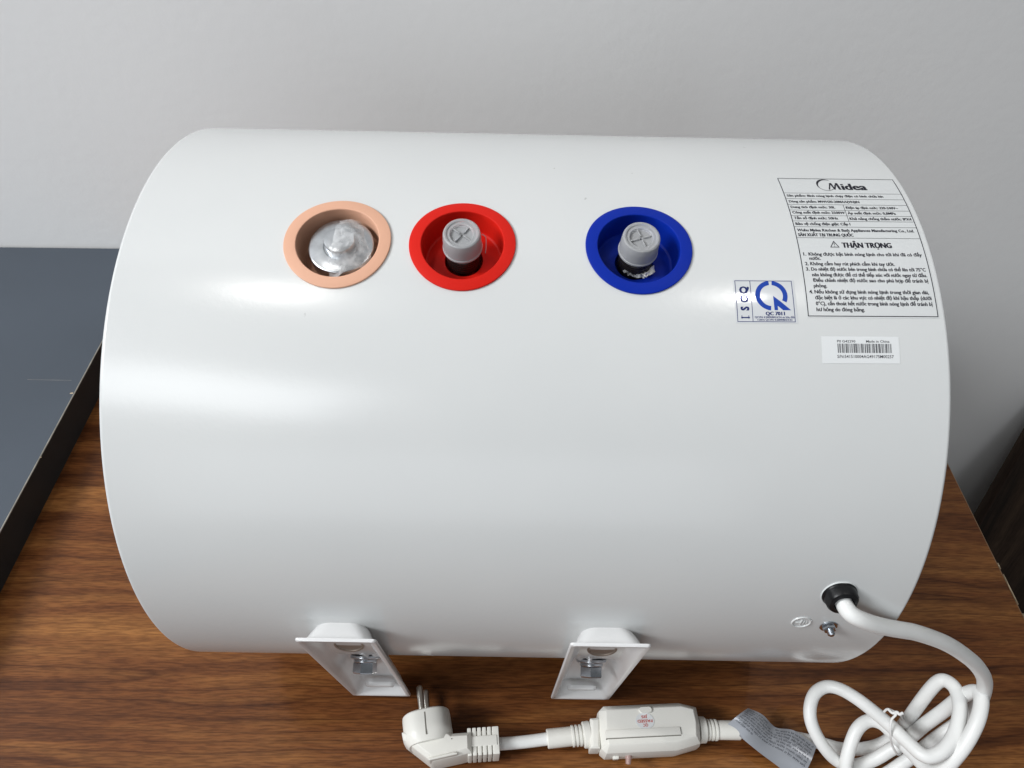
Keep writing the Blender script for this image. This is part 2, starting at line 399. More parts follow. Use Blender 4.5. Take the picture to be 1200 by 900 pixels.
PA = 0.0493                                             # arc position of the three ports
PORTS = [('peach', -0.0719), ('red', -0.0093), ('blue', 0.0792)]
HP, HR = 0.0252, 0.0217                                 # patch half size, hole radius
def make_body():
    rim = 0.0022
    ss = []
    xs = [S0+rim]
    for _, c in PORTS: xs += [c-HP, c+HP]
    xs.append(S1-rim)
    NP = 12                                             # cells along a patch side
    for i in range(len(xs)-1):
        n = NP if i % 2 == 1 else max(2, int((xs[i+1]-xs[i])/0.006))
        ss += [xs[i]+(xs[i+1]-xs[i])*k/n for k in range(n)]
    ss.append(xs[-1])
    a0, a1 = PA-HP, PA+HP
    aa = [a0+(a1-a0)*k/NP for k in range(NP)]
    n2 = 170; tot = 2*math.pi*R-(a1-a0)
    aa += [a1+tot*k/n2 for k in range(n2)]
    na = len(aa); ns = len(ss)
    v = []; nrm = []; f = []
    # rim rounding columns at both ends
    cols = []
    for k in range(7):
        t = math.pi/2*(1-k/6)
        cols.append((S0+rim-rim*math.sin(t), -(rim-rim*math.cos(t)), -math.sin(t), math.cos(t)))
    cols += [(s, 0.0, 0.0, 1.0) for s in ss[1:-1]]
    for k in range(7):
        t = math.pi/2*k/6
        cols.append((S1-rim+rim*math.sin(t), -(rim-rim*math.cos(t)), math.sin(t), math.cos(t)))
    cols = [cols[i] for i in range(len(cols))]
    nc = len(cols)
    for (s, h, nx, nr) in cols:
        for a in aa:
            v.append(S(s, a, h)); t = a/R
            nrm.append(Vector((nx, -nr*math.sin(t), nr*math.cos(t))))
    def inpatch(c, j):
        if j >= NP: return False
        x = (cols[c][0]+cols[c+1][0])/2
        return any(abs(x-p) < HP for _, p in PORTS)
    for c in range(nc-1):
        for j in range(na):
            if inpatch(c, j): continue
            j2 = (j+1) % na
            f.append((c*na+j, c*na+j2, (c+1)*na+j2, (c+1)*na+j))
    # patches: rings between the hole circle and the square
    for _, pc in PORTS:
        cs = [c for c in range(nc) if abs(cols[c][0]-pc) < HP+1e-6]
        c0, c1 = cs[0], cs[-1]
        per = [c*na for c in range(c0, c1)] + [c1*na+j for j in range(NP)] + [c*na+NP for c in range(c1, c0, -1)] + [c0*na+j for j in range(NP, 0, -1)]
        prev = per
        m = len(per)
        sq = []
        for i in per:
            c = i//na; j = i % na; sq.append((cols[c][0]-pc, aa[j]-PA))
        for k in (0.5, 1.0):
            ring = []
            for (x, y) in sq:
                l = math.hypot(x, y); tx, ty = x/l*HR, y/l*HR
                px, py = x+(tx-x)*k, y+(ty-y)*k
                ring.append(len(v)); v.append(S(pc+px, PA+py)); t = (PA+py)/R
                nrm.append(Vector((0, -math.sin(t), math.cos(t))))
            for i in range(m):
                f.append((prev[i], ring[i], ring[(i+1) % m], prev[(i+1) % m]))
            prev = ring
    me = bpy.data.meshes.new('body'); me.from_pydata([tuple(p) for p in v], [], f); me.update()
    bm = bmesh.new(); bm.from_mesh(me); bm.normal_update()
    flip = [fc for fc in bm.faces if fc.normal.dot(sum((nrm[q.index] for q in fc.verts), Vector())) < 0]
    bmesh.ops.reverse_faces(bm, faces=flip); bm.to_mesh(me); bm.free()
    me.shade_smooth(); me.normals_split_custom_set_from_vertices([tuple(n) for n in nrm])
    me.materials.append(M['body'])
    o = bpy.data.objects.new('body', me); COL.objects.link(o); o.parent = HT
    return o
make_body()
for sgn, x in ((-1, S0), (1, S1)):
    rr = R-0.0022
    prof = [(rr, 0.0), (rr-0.002, -0.0015), (rr-0.006, -0.0015), (rr-0.010, 0.001), (0.10, 0.004), (0.05, 0.005), (0.001, 0.005)]
    MB().lathe(prof, (x, 0, R), (sgn, 0, 0), 96, cap1=True).build('end_cover', M['cap'], HT)

# --- ports: recessed coloured rings with capped pipes
def port_ring(name, s0, m, label):
    O, E1, E2, N = frame(s0, PA)
    n = 96; ls = []
    for rho, h in ((0.0266, -0.0006), (0.0268, 0.0008), (0.0266, 0.0011), (0.0263, 0.0012), (0.0211, 0.0012), (0.0208, 0.00105), (0.02065, 0.0007)):
        ls.append([S(s0+rho*math.cos(t), PA+rho*math.sin(t), h) for t in [2*math.pi*k/n for k in range(n)]])
    for rho, z in ((0.0204, -0.004), (0.0201, -0.0122), (0.0196, -0.0134), (0.0186, -0.0139), (0.014, -0.0139), (0.0100, -0.0139), (0.0096, -0.0146), (0.0096, -0.020)):
        ls.append([O+E1*rho*math.cos(t)+E2*rho*math.sin(t)+N*z for t in [2*math.pi*k/n for k in range(n)]])
    o = MB().loops(ls, True, False, True).build(name, m, HT, angle=24)
    o['label'] = label
    return o, (O, E1, E2, N)

def film_patch(name, m, parent, fr, pts2d, z0, amp, nu=22, nv=18, fq=260, seed=0, tilt=(0, 0), drape=None):
    """crumpled sheet over a four-sided outline given in the port plane"""
    O, E1, E2, N = fr; a, b, c, d = [Vector(p) for p in pts2d]; vs = []
    for i in range(nu+1):
        for j in range(nv+1):
            x, y = i/nu, j/nv
            p = (a*(1-x)+b*x)*(1-y)+(d*(1-x)+c*x)*y
            q = Vector((p.x*fq, p.y*fq, seed))
            wob = Vector((noise.noise(q*1.3+Vector((5, 1, 2))), noise.noise(q*1.3+Vector((1, 7, 3)))))*0.0012
            z = z0+abs(noise.noise(q))*amp+abs(noise.noise(q*2.3))*amp*0.5+p.x*tilt[0]+p.y*tilt[1]
            if drape: z = drape(p.x, p.y, z)
            vs.append(O+E1*(p.x+wob.x)+E2*(p.y+wob.y)+N*z)
    fs = [(i*(nv+1)+j, (i+1)*(nv+1)+j, (i+1)*(nv+1)+j+1, i*(nv+1)+j+1) for i in range(nu) for j in range(nv)]
    return MB().add(vs, fs).build(name, m, parent, angle=25)

def cap_on(ring, fr, tilt=0.0):
    O, E1, E2, N = fr
    g = MB(); prof = [(0.0080, -0.0200)]
    z = -0.0138
    while z < -0.001:
        prof += [(0.0084, z), (0.0088, z+0.0005), (0.0088, z+0.0009), (0.0084, z+0.0014)]; z += 0.0018
    prof += [(0.0082, 0.001), (0.0078, 0.0035), (0.0066, 0.0036), (0.0062, -0.004)]
    g.lathe(prof, O, N, 40, E1, True, True).build('pipe', M['pipe'], ring)
    c = MB()
    prof = [(0.0086, -0.0026), (0.0099, -0.0027), (0.0101, -0.0020), (0.0100, -0.0014), (0.0097, -0.0012), (0.0097, -0.0006), (0.0096, 0.004), (0.0094, 0.0076),
            (0.0091, 0.0086), (0.0084, 0.0090), (0.0076, 0.0088), (0.0072, 0.0083), (0.0060, 0.0083), (0.0056, 0.0080), (0.0053, 0.0070), (0.0030, 0.0069), (0.0006, 0.0069)]
    inn = [(0.0006, 0.0056), (0.0068, 0.0056), (0.0082, 0.0050), (0.0085, 0.002), (0.0086, -0.0026)]
    c.lathe(prof+inn, O, N, 48, E1).build('plastic_cap', M['frost'], ring)
    rb = MB()
    for k in range(4):
        a = k*math.pi/2+0.5+tilt
        d = E1*math.cos(a)+E2*math.sin(a); e = N.cross(d)
        rb.box(O+d*0.0033+N*0.0075, d*0.0022, e*0.00032, N*0.0006)
    rb.build('cap_ribs', M['frost'], ring, bevel=0.0002)

rp, fp = port_ring('port_ring', PORTS[0][1], M['peach'], 'peach orange ring around the metal anode flange')
O, E1, E2, N = fp
Oc = O+E1*0.0008-E2*0.0006
dk = MB().lathe([(0.0157, -0.0136), (0.0165, -0.0130), (0.0167, -0.0050), (0.0164, -0.0040), (0.0157, -0.0036), (0.0090, -0.0036), (0.0085, -0.0040), (0.0078, -0.0040), (0.0078, 0.0004), (0.0075, 0.0010), (0.0066, 0.0013), (0.0040, 0.0014), (0.0005, 0.0014)],
                Oc, N, 64, E1, cap1=True).build('anode_flange', M['brushed'], rp)
def drape(x, y, z):
    d = math.hypot(x-0.0008, y+0.0006)
    top = 0.0019 if d < 0.0075 else (0.0019-0.0049*min(1, (d-0.0075)/0.0065))
    if d > 0.015: top -= (d-0.015)*0.8
    return max(top, -0.011)+z
film_patch('plastic_film', M['film'], rp, fp, [(-0.0015, -0.0150), (0.0085, -0.0172), (0.0175, 0.0090), (-0.0035, 0.0195)], 0.0, 0.0009, fq=150, seed=2, drape=drape)

rr_, fr_ = port_ring('port_ring', PORTS[1][1], M['red'], 'bright red ring of the hot water outlet')
cap_on(rr_, fr_, 0.15)
O, E1, E2, N = fr_
MB().tube(spline([O+E1*0.0096-E2*0.004+N*0.003, O+E1*0.0115-E2*0.0035+N*0.0015, O+E1*0.0118-E2*0.001-N*0.002, O+E1*0.0114+E2*0.0008-N*0.006], 6), 0.00028, 6).build('plastic_burr', M['frost'], rr_)
rb_, fb_ = port_ring('port_ring', PORTS[2][1], M['blue'], 'deep blue ring of the cold water inlet')
cap_on(rb_, fb_, 0.75)
O, E1, E2, N = fb_
film_patch('sealing_tape', M['tape'], rb_, fb_, [(0.0030, 0.0078), (0.0092, 0.0030), (0.0106, 0.0068), (0.0045, 0.0112)], -0.0122, 0.0036, nu=14, nv=12, fq=330, seed=9)
film_patch('plastic_film', M['film'], rb_, fb_, [(-0.0060, 0.0065), (0.0035, 0.0078), (0.0040, 0.0112), (-0.0045, 0.0102)], -0.0115, 0.0045, nu=12, nv=10, fq=300, seed=4)

# --- lettering and labels printed on the shell
def text2d(body, size, bold=0.0, res=2):
    c = bpy.data.curves.new('lettering', 'FONT'); c.body = body; c.size = 1.0; c.resolution_u = res; c.offset = bold
    o = bpy.data.objects.new('lettering', c); COL.objects.link(o)
    me = o.evaluated_get(bpy.context.evaluated_depsgraph_get()).to_mesh()
    vs = [(v.co.x*size, v.co.y*size) for v in me.vertices]; fs = [tuple(p.vertices) for p in me.polygons]
    bpy.data.objects.remove(o); bpy.data.curves.remove(c)
    return vs, fs
TILT = 0.0135
class Print:
    """flat print bent onto the drum; coordinates are (s, arc)"""
    def __init__(s, h, sref): s.m = MB(); s.h = h; s.sref = sref
    def P(s, x, a): return S(x, a-TILT*(x-s.sref), s.h)
    def text(s, *a, **k):
        b = k.pop('bold', 0.02); h = s.h
        for i, dx in enumerate((0, -1, 1) if b > 0.02 else (0,)):
            s.h = h+i*0.000002; s.dx = dx*0.00055*b/0.25*(k.get('cap', 0.0014)/0.0018); s.text1(*a, bold=0.010, **k)
        s.h = h; s.dx = 0
    def text1(s, body, x, a, x1=None, cap=0.0014, bold=0.02, rot=0, align='L', stretch=1.0):
        vs, fs = text2d(body, cap/0.70, bold)
        if not vs: return
        lo = min(p[0] for p in vs); hi = max(p[0] for p in vs)
        k = ((x1-x)/(hi-lo)) if x1 else stretch
        off = -lo*k if align == 'L' else -(lo+hi)/2*k
        out = []
        for (u, v) in vs:
            u = u*k+off
            if rot == 90: u, v = -v, u
            out.append(s.P(x+u+s.dx, a-v))
        s.m.add(out, fs)
    def rect(s, x0, a0, x1, a1):
        n = max(1, int(abs(a1-a0)/0.002)); vs = []
        for i in range(n+1):
            a = a0+(a1-a0)*i/n; vs += [s.P(x0, a), s.P(x1, a)]
        s.m.add(vs, [(2*i, 2*i+1, 2*i+3, 2*i+2) for i in range(n)])
    def poly(s, pts, res=0):
        s.m.add([s.P(*p) for p in pts], [tuple(range(len(pts)))])
    def arc(s, cx, ca, r0, r1, t0, t1, n=24):
        vs = []
        for i in range(n+1):
            t = R_(t0+(t1-t0)*i/n)
            a, b = (r0(i/n), r1(i/n)) if callable(r0) else (r0, r1)
            vs += [s.P(cx+a*math.cos(t), ca-a*math.sin(t)), s.P(cx+b*math.cos(t), ca-b*math.sin(t))]
        s.m.add(vs, [(2*i, 2*i+1, 2*i+3, 2*i+2) for i in range(n)])
    def border(s, x0, a0, x1, a1, w):
        s.rect(x0, a0, x1, a0+w); s.rect(x0, a1-w, x1, a1); s.rect(x0, a0+w, x0+w, a1-w); s.rect(x1-w, a0+w, x1, a1-w)
def sheet(name, m, x0, a0, x1, a1, h, sref, parent):
    n = max(2, int((a1-a0)/0.0015)); t = 0.00006; lo = []; 
    top = []; 
    for i in range(n+1):
        a = a0+(a1-a0)*i/n
        top.append([S(x0, a-TILT*(x0-sref), h), S(x1, a-TILT*(x1-sref), h), S(x1, a-TILT*(x1-sref), h-t), S(x0, a-TILT*(x0-sref), h-t)])
    return MB().loops(top, True, True, True).build(name, m, parent, angle=40)

LX0, LX1, LA0, LA1 = 0.1598, 0.2234, -0.0058, 0.0857
lab = sheet('rating_label', M['foil_label'], LX0-0.0006, LA0-0.0006, LX1+0.0004, LA1+0.0006, 0.00014, LX0, HT)
lab['label'] = 'large black bordered rating and warning label'
p = Print(0.00020, LX0)
p.border(LX0, LA0, LX1, LA1, 0.00042)
for a in (0.0080, 0.0128, 0.0174, 0.0218, 0.0258, 0.0298, 0.0338, 0.0411): p.rect(LX0+0.0004, a, LX1-0.0004, a+0.00022)
p.rect(0.1891, 0.0176, 0.18935, 0.0298)
p.m.build('ruled_lines', M['ink'], lab, smooth=False)
p = Print(0.00022, LX0)
# brand mark: swoosh ring thick at the upper left, M over it
vs = []
for i in range(61):
    t = R_(52+(308)*i/60); k = i/60
    th = 0.00028+0.0011*max(0, math.sin(math.pi*min(1, k*1.75)))**1.5+0.0005*max(0, k-0.75)
    vs += [p.P(0.1846+(0.0049-th*0.8)*math.cos(t), 0.0003-(0.0054-th)*math.sin(t)), p.P(0.1846+0.0049*math.cos(t), 0.0003-0.0054*math.sin(t))]
p.m.add(vs, [(2*i, 2*i+1, 2*i+3, 2*i+2) for i in range(60)])
for quad in (((0, 0), (.11, 0), (.36, 1), (.26, 1)), ((.24, 1), (.42, 1), (.55, 0), (.44, 0)), ((.44, 0), (.53, 0), (.82, 1), (.72, 1)), ((.70, 1), (.88, 1), (1.0, 0), (.80, 0))):
    p.poly([(0.1852+0.0070*x, 0.0047-0.0062*y) for x, y in quad])
p.text('idea', 0.1929, 0.0047, 0.2060, cap=0.0058, bold=0.045)
p.m.build('brand_mark', M['ink'], lab, smooth=False)
p = Print(0.00022, LX0)
rows = [('Sản phẩm: Bình nóng lạnh chạy điện có bình chứa kín', 0.1612, 0.0112, 0.2126),
        ('Dòng sản phẩm: MWH30-20MAA(VN)IN', 0.1612, 0.0160, 0.1985),
        ('Dung tích định mức: 30L', 0.1612, 0.0204, 0.1845), ('Điện áp định mức: 220-240V~', 0.1901, 0.0206, 0.2176),
        ('Công suất định mức: 2500W', 0.1612, 0.0245, 0.1886), ('Áp suất định mức: 0,8MPa', 0.1901, 0.0247, 0.2152),
        ('Tần số định mức: 50Hz', 0.1612, 0.0286, 0.1840), ('Khả năng chống thấm nước: IPX4', 0.1901, 0.0288, 0.2222),
        ('Bảo vệ chống điện giật: Cấp I', 0.1612, 0.0327, 0.1894),
        ('Wuhu Midea Kitchen & Bath Appliances Manufacturing Co., Ltd.', 0.1612, 0.0370, 0.2212)]
for t, x, a, x1 in rows: p.text(t, x, a, x1, cap=0.00175, bold=0.036)
p.text('SẢN XUẤT TẠI TRUNG QUỐC', 0.1612, 0.0402, 0.1893, cap=0.0019, bold=0.045)
p.m.build('rating_text', M['ink'], lab, smooth=False)
p = Print(0.00022, LX0)
p.text('THẬN TRỌNG', 0.1823, 0.0473, 0.2072, cap=0.0032, bold=0.055)
tri = [(0.1760, 0.0472), (0.1808, 0.0472), (0.1784, 0.0430)]
tin = [(0.17665, 0.04685), (0.18015, 0.04685), (0.1784, 0.0438)]
for i in range(3): p.poly([tri[i], tri[(i+1) % 3], tin[(i+1) % 3], tin[i]])
p.text('!', 0.1782, 0.0466, 0.1786, cap=0.0023, bold=0.02)
body = [('1.', 0.1617, 0.0523, None), ('Không được bật bình nóng lạnh cho tới khi đã có đầy', 0.1643, 0.0523, 0.2213), ('nước.', 0.1643, 0.0548, 0.1700),
        ('2.', 0.1617, 0.0580, None), ('Không cắm hay rút phích cắm khi tay ướt.', 0.1643, 0.0580, 0.2064),
        ('3.', 0.1617, 0.0611, None), ('Do nhiệt độ nước bên trong bình chứa có thể lên tới 75°C', 0.1643, 0.0611, 0.2213),
        ('nên không được để cơ thể tiếp xúc với nước ngay từ đầu.', 0.1643, 0.0643, 0.2213), ('Điều chỉnh nhiệt độ nước sao cho phù hợp để tránh bị', 0.1643, 0.0674, 0.2213), ('phỏng.', 0.1643, 0.0704, 0.1708),
        ('4.', 0.1617, 0.0737, None), ('Nếu không sử dụng bình nóng lạnh trong thời gian dài,', 0.1643, 0.0737, 0.2205),
        ('đặc biệt là ở các khu vực có nhiệt độ khí hậu thấp (dưới', 0.1643, 0.0768, 0.2213), ('0°C), cần thoát hết nước trong bình nóng lạnh để tránh bị', 0.1643, 0.0799, 0.2213), ('hư hỏng do đóng băng.', 0.1643, 0.0830, 0.1878)]
for t, x, a, x1 in body: p.text(t, x, a, x1, cap=0.0019, bold=0.030)
p.m.build('warning_text', M['ink'], lab, smooth=False)

# quality sticker (glossy)
qx0, qx1, qa0, qa1 = 0.1254, 0.1536, 0.0674, 0.0892
iso = sheet('quality_sticker', M['gloss_label'], qx0-0.0007, qa0-0.0006, qx1+0.0011, qa1+0.0006, 0.00014, qx0, HT)
iso['label'] = 'small glossy blue quality mark sticker'
p = Print(0.00018, qx0)
p.border(qx0, qa0, qx1, qa1, 0.00032); p.rect(0.1328, qa0, 0.1331, qa1)
p.m.build('ruled_lines', M['inknavy'], iso, smooth=False)
p = Print(0.00019, qx0)
qc, qa = 0.1429, 0.0754
p.arc(qc, qa, 0.0056, 0.0079, 96, 264, 30)
p.arc(qc, qa, 0.0056, 0.0079, -27, 84, 26)
p.poly([(0.1437, 0.0756), (0.1476, 0.0790), (0.1455, 0.0808), (0.1455, 0.0831), (0.1438, 0.0831)])
p.poly([(0.1455, 0.0808), (0.1476, 0.0790), (0.1519, 0.0831), (0.1480, 0.0831)])
p.m.build('quality_mark', M['inkblue'], iso, smooth=False)
p = Print(0.00019, qx0)
for ch, a in (('I', 0.0873), ('S', 0.0834), ('O', 0.0792), ('Q', 0.0746)):
    p.text(ch, 0.1312, a, cap=0.0037, bold=0.06, rot=90)
p.rect(0.1275, 0.0859, 0.12785, 0.0876); p.rect(0.13085, 0.0859, 0.1312, 0.0876)
p.text('QC 7011', 0.1394, 0.0857, 0.1486, cap=0.0018, bold=0.06)
p.text('QCVN 4:2009/BKHCN và Sửa đổi', 0.1339, 0.0872, 0.1531, cap=0.00095, bold=0.03)
p.text('1:2016 QCVN 4:2009/BKHCN', 0.1352, 0.0885, 0.1520, cap=0.00095, bold=0.03)
p.m.build('sticker_text', M['inknavy'], iso, smooth=False)

# serial sticker
sx0, sx1, sa0, sa1 = 0.1655, 0.2029, 0.0956, 0.1088
ser = sheet('serial_sticker', M['paper'], sx0, sa0, sx1, sa1, 0.00014, sx0, HT)
ser['label'] = 'white serial number sticker with barcode'
p = Print(0.00019, sx0)
random.seed(11); x = 0.1731
while x < 0.1990:
    wd = random.choice((0.00014, 0.00014, 0.00028, 0.00042)); p.rect(x, 0.0992, min(x+wd, 0.1994), 0.1037); x += wd+random.choice((0.00014, 0.00014, 0.00028, 0.00045))
p.m.build('barcode', M['ink'], ser, smooth=False)
p = Print(0.00019, sx0)
p.text('P0 G42290', 0.1730, 0.0986, 0.1818, cap=0.0012, bold=0.015); p.text('Made in China', 0.1870, 0.0986, 0.1983, cap=0.0012, bold=0.015)
p.text('S/N:541510004AG49175M00257', 0.1727, 0.1062, 0.1999, cap=0.0015, bold=0.015)
p.m.build('serial_text', M['ink'], ser, smooth=False)

# embossed earth mark beside the earth screw
ox, oa = 0.1761, 0.2585
m_ = MB(); n = 40
for k0 in (0,):
    ls = []
    for rr, hh in ((1.0, 0.0), (0.95, 0.0006), (0.86, 0.0006), (0.80, 0.0)):
        ls.append([S(ox+0.0055*rr*math.cos(t), oa+0.0052*rr*math.sin(t), hh) for t in [2*math.pi*k/n for k in range(n)]])
    m_.loops(ls)
def bump_bar(x0, a0, x1, a1, w):
    c = S((x0+x1)/2, (a0+a1)/2, 0.0002); A = (S(x1, a1, 0.0002)-S(x0, a0, 0.0002))/2
    Nn = (c-Vector((c.x, 0, R))).normalized(); B = Nn.cross(A).normalized()*w/2
    m_.box(c, A, B, Nn*0.0004)
bump_bar(ox-0.0032, oa, ox-0.0004, oa, 0.0006)
for k, l in ((-0.0002, 0.0026), (0.0012, 0.0017), (0.0026, 0.0009)): bump_bar(ox+k, oa-l, ox+k, oa+l, 0.0006)
m_.build('earth_symbol', M['body'], HT, bevel=0.00012)

# earth screw
O, E1, E2, N = frame(0.1921, 0.2622)
sc_ = MB().lathe([(0.0048, -0.001), (0.0049, 0.0003), (0.0046, 0.0006), (0.0034, 0.0007)], O, N, 30, E1)
sc_.lathe([(0.0036, 0.0004), (0.0037, 0.0022), (0.0032, 0.0027), (0.0020, 0.0027)], O, N, 6, E1, cap1=True)
prof = []; z = 0.0024
while z < 0.0052: prof += [(0.0017, z), (0.0020, z+0.00025), (0.0017, z+0.0005)]; z += 0.0006
prof += [(0.0012, z+0.0003)]
sc_.lathe(prof, O, N, 20, E1, cap1=True)
sc_.build('earth_screw', M['steel'], HT, angle=25)

# cable gland
GO, E1, E2, N = frame(0.1892, 0.2334)
g = MB(); n = 40; ls = []
def gl(r, z, flat):
    out = []
    for k in range(n):
        t = 2*math.pi*k/n; x, y = r*math.cos(t), r*math.sin(t)
        x = max(-r*flat, min(r*flat, x)); y = max(-r*0.97, min(r*0.97, y))
        out.append(GO+E1*x+E2*y+N*z)
    return out
ls = [gl(0.0089, -0.0015, 1), gl(0.0089, 0.0008, 1), gl(0.0085, 0.0014, 0.93), gl(0.0082, 0.0052, 0.90), gl(0.0075, 0.0064, 0.92), gl(0.0060, 0.0066, 1), gl(0.0052, 0.0070, 1), gl(0.0048, 0.004, 1)]
g.loops(ls, True, False, True).build('cable_gland', M['black'], HT, angle=28)
MB().loops([gl(0.0094, -0.0004, 1), gl(0.0094, 0.0003, 1), gl(0.0092, 0.0005, 1), gl(0.0089, 0.0003, 1), gl(0.0088, -0.0004, 1)]).build('gland_rim', M['cap'], HT, angle=40)

# --- two hanging brackets: deep pressed trays, open towards the camera
YU, ZU, YL, ZL, BW = -0.1917, 0.1995, -0.1602, 0.0057, 0.0449
Tb = Vector((0, YL-YU, ZL-ZU)); BL = Tb.length; Tb.normalize()
Nb = Vector((0, Tb.z, -Tb.y))
if Nb.y > 0: Nb = -Nb
P0 = Vector((0, YU, ZU))
tfoot = (AX-P0).dot(Tb); DF = (P0-AX).dot(Nb)
def gap(t):
    d = t-tfoot
    return DF-math.sqrt(max(0.0, R*R-d*d)) if abs(d) < R else 0.2
def bracket(bxt, bxb):
    def pt(a, t, d):
        k = t/BL
        return P0+Vector((bxt+(bxb-bxt)*k+a*(0.9644+0.0356*k), 0, 0))+Tb*t-Nb*d
    def loop(ins, dep, rad, b_in=0.0, extra=0.0):
        hw = BW/2-ins; t0 = ins; t1 = BL-ins-b_in; out = []
        rad = max(0.0006, rad)
        def corner(cx, cy, a0):
            return [(cx+rad*math.cos(R_(a0+90*k/6)), cy+rad*math.sin(R_(a0+90*k/6))) for k in range(7)]
        cs = corner(hw-rad, t1-rad, 0)
        top = []
        pts = corner(hw-rad, t1-rad, 0)+[((hw-rad)*(1-2*k/6), t1) for k in range(1, 6)]
        pts += corner(-hw+rad, t1-rad, 90)+[(-hw, t1-rad-(t1-t0-2*rad)*k/20) for k in range(1, 20)]
        pts += corner(-hw+rad, t0+rad, 180)+[(-hw+rad+(2*hw-2*rad)*k/6, t0) for k in range(1, 6)]
        pts += corner(hw-rad, t0+rad, 270)+[(hw, t0+rad+(t1-t0-2*rad)*k/20) for k in range(1, 20)]
        return [pt(a, t, dep(t) if callable(dep) else dep) for a, t in pts]
    DM = 0.0125
    base = lambda t: min(max(0.0050, gap(t)+0.0006), DM)
    th = 0.0017
    fr = [loop(0.0, 0.0006, 0.0020), loop(0.0005, 0.0, 0.0022), loop(0.0024, 0.0, 0.0026), loop(0.0034, 0.0007, 0.004),
          loop(0.0062, lambda t: base(t)*0.50, 0.006), loop(0.0082, lambda t: base(t)*0.85, 0.007), loop(0.0102, base, 0.007),
          loop(0.0136, base, 0.006), loop(0.0185, base, 0.003)]
    bk = [loop(0.0, th, 0.0020), loop(0.0024, th*1.05, 0.004), loop(0.0036, lambda t: 0.0007+th, 0.006),
          loop(0.0052, lambda t: base(t)*0.50+th*0.8, 0.009), loop(0.0072, lambda t: base(t)*0.85+th, 0.010), loop(0.0110, lambda t: base(t)+th*0.9, 0.0105)]
    m = MB(); m.loops(list(reversed(bk))+fr, True, True, True)
    b = m.build('hanging_bracket', M['bracket'], HT, angle=40)
    # bolt with washers, on the tray floor
    tb_ = 0.102; d0 = base(tb_)
    O = pt(0.0, tb_, d0)
    X = Vector((1, 0, 0)); Nt = (Nb+Tb*0.28).normalized()
    w_ = MB().lathe([(0.0040, 0.0), (0.0098, 0.0), (0.0100, 0.0004), (0.0100, 0.0016), (0.0096, 0.0020), (0.0040, 0.0020)], O, Nt, 40, X)
    w_.build('washer', M['steel'], b)
    MB().lathe([(0.0040, 0.0021), (0.0074, 0.0021), (0.0076, 0.0025), (0.0076, 0.0040), (0.0073, 0.0044), (0.0040, 0.0044)], O, Nt, 36, X).build('spring_washer', M['steel'], b)
    rot = X*math.cos(0.35)+Tb*math.sin(0.35)
    MB().lathe([(0.0076, 0.0046), (0.0079, 0.0050), (0.0079, 0.0106), (0.0074, 0.0114), (0.0060, 0.0116), (0.0020, 0.0112)], O, Nt, 6, rot, cap1=True).build('hex_bolt', M['steel'], b, angle=20)
    # keyhole slot in the floor near the top and pressed rib near the bottom
    th_ = 0.040; O = pt(0.0, th_, base(th_)-0.0004)
    MB().lathe([(0.0088, -0.0002), (0.0088, 0.0006), (0.0076, 0.0006), (0.0074, 0.0001), (0.0010, 0.0)], O, (Nb+Tb*(-0.22)).normalized(), 36, X, cap1=True).build('keyhole', M['hole'], b)
    tr = BL-0.0165; O = pt(0.0, tr, 0.0070)
    rb = MB(); ls = []
    for k, z in ((1.0, 0.0), (0.93, 0.0016), (0.80, 0.0026), (0.5, 0.0028)):
        l = []
        for i in range(28):
            t = 2*math.pi*i/28; cx = 0.0065 if math.cos(t) > 0 else -0.0065
            l.append(O+X*(cx+0.0048*k*math.cos(t))+Tb*(0.0048*k*math.sin(t))+Nb*z)
        ls.append(l)
    rb.loops(ls, True, False, True).build('pressed_rib', M['bracket'], b, angle=60)
    return b
bracket(-0.0749, -0.0783)
bracket(0.0725, 0.0746)

# ------------------------------------------------------------------ power cord with plug, leak breaker and tag
PC = empty('power_cord', (0, 0, 0))
tag(PC, 'thick white power cord coiled in a tied bundle at the right, with plug', 'power cord')
CR = 0.0044
psi = -0.01268
def hw_(v): return Matrix.Rotation(psi, 4, 'Z') @ Vector(v)
gO, gN = hw_(GO), hw_(N)
path = [gO-gN*0.004, gO+gN*0.004+Vector((0.0006, 0, -0.0008)), gO+gN*0.0105+Vector((0.0022, 0, -0.0040))]
pp = [(1007, 725, .2265), (1032, 735, .2170), (1068, 740, .205), (1104, 752, .188), (1128, 766, .169), (1146, 782, .147), (1154, 800, .120), (1148, 822, .090),
      (1130, 842, .068), (1102, 862, .052), (1070, 886, .034), (1030, 912, .014), (1004, 918, .016), (992, 905, .026), (993, 886, .034), (1003, 857, .044), (1017, 845, .048), (1033, 848, .051), (1050, 864, .054), (1068, 882, .058), (1086, 900, .064),
      (1103, 903, .074), (1127, 878, .090), (1144, 848, .102), (1150, 824, .106), (1147, 812, .105), (1137, 811, .099), (1122, 820, .086), (1104, 834, .070), (1081, 851, .055), (1060, 869, .041), (1044, 878, .033), (1024, 890, .024), (1002, 897, .020), (982, 892, .024),
      (966, 876, .032), (953, 853, .040), (949, 833, .045), (954, 814, .049), (967, 805, .052), (983, 807, .056), (1003, 818, .062), (1024, 834, .068), (1044, 851, .074), (1063, 869, .079), (1080, 884, .083), (1093, 886, .085), (1108, 877, .088), (1120, 857, .091), (1125, 832, .094),
      (1121, 810, .094), (1111, 799, .091), (1101, 798, .087), (1090, 808, .078), (1077, 825, .064), (1062, 846, .046), (1048, 862, .030), (1030, 873, .019), (1006, 878, .013), (984, 877, .011), (966, 872, .0105), (940, 866, .010), (905, 860, .011), (866, 856, .0130), (846, 855.5, .0135)]
path += [U(*q) for q in pp]
sp = spline(path, 8)
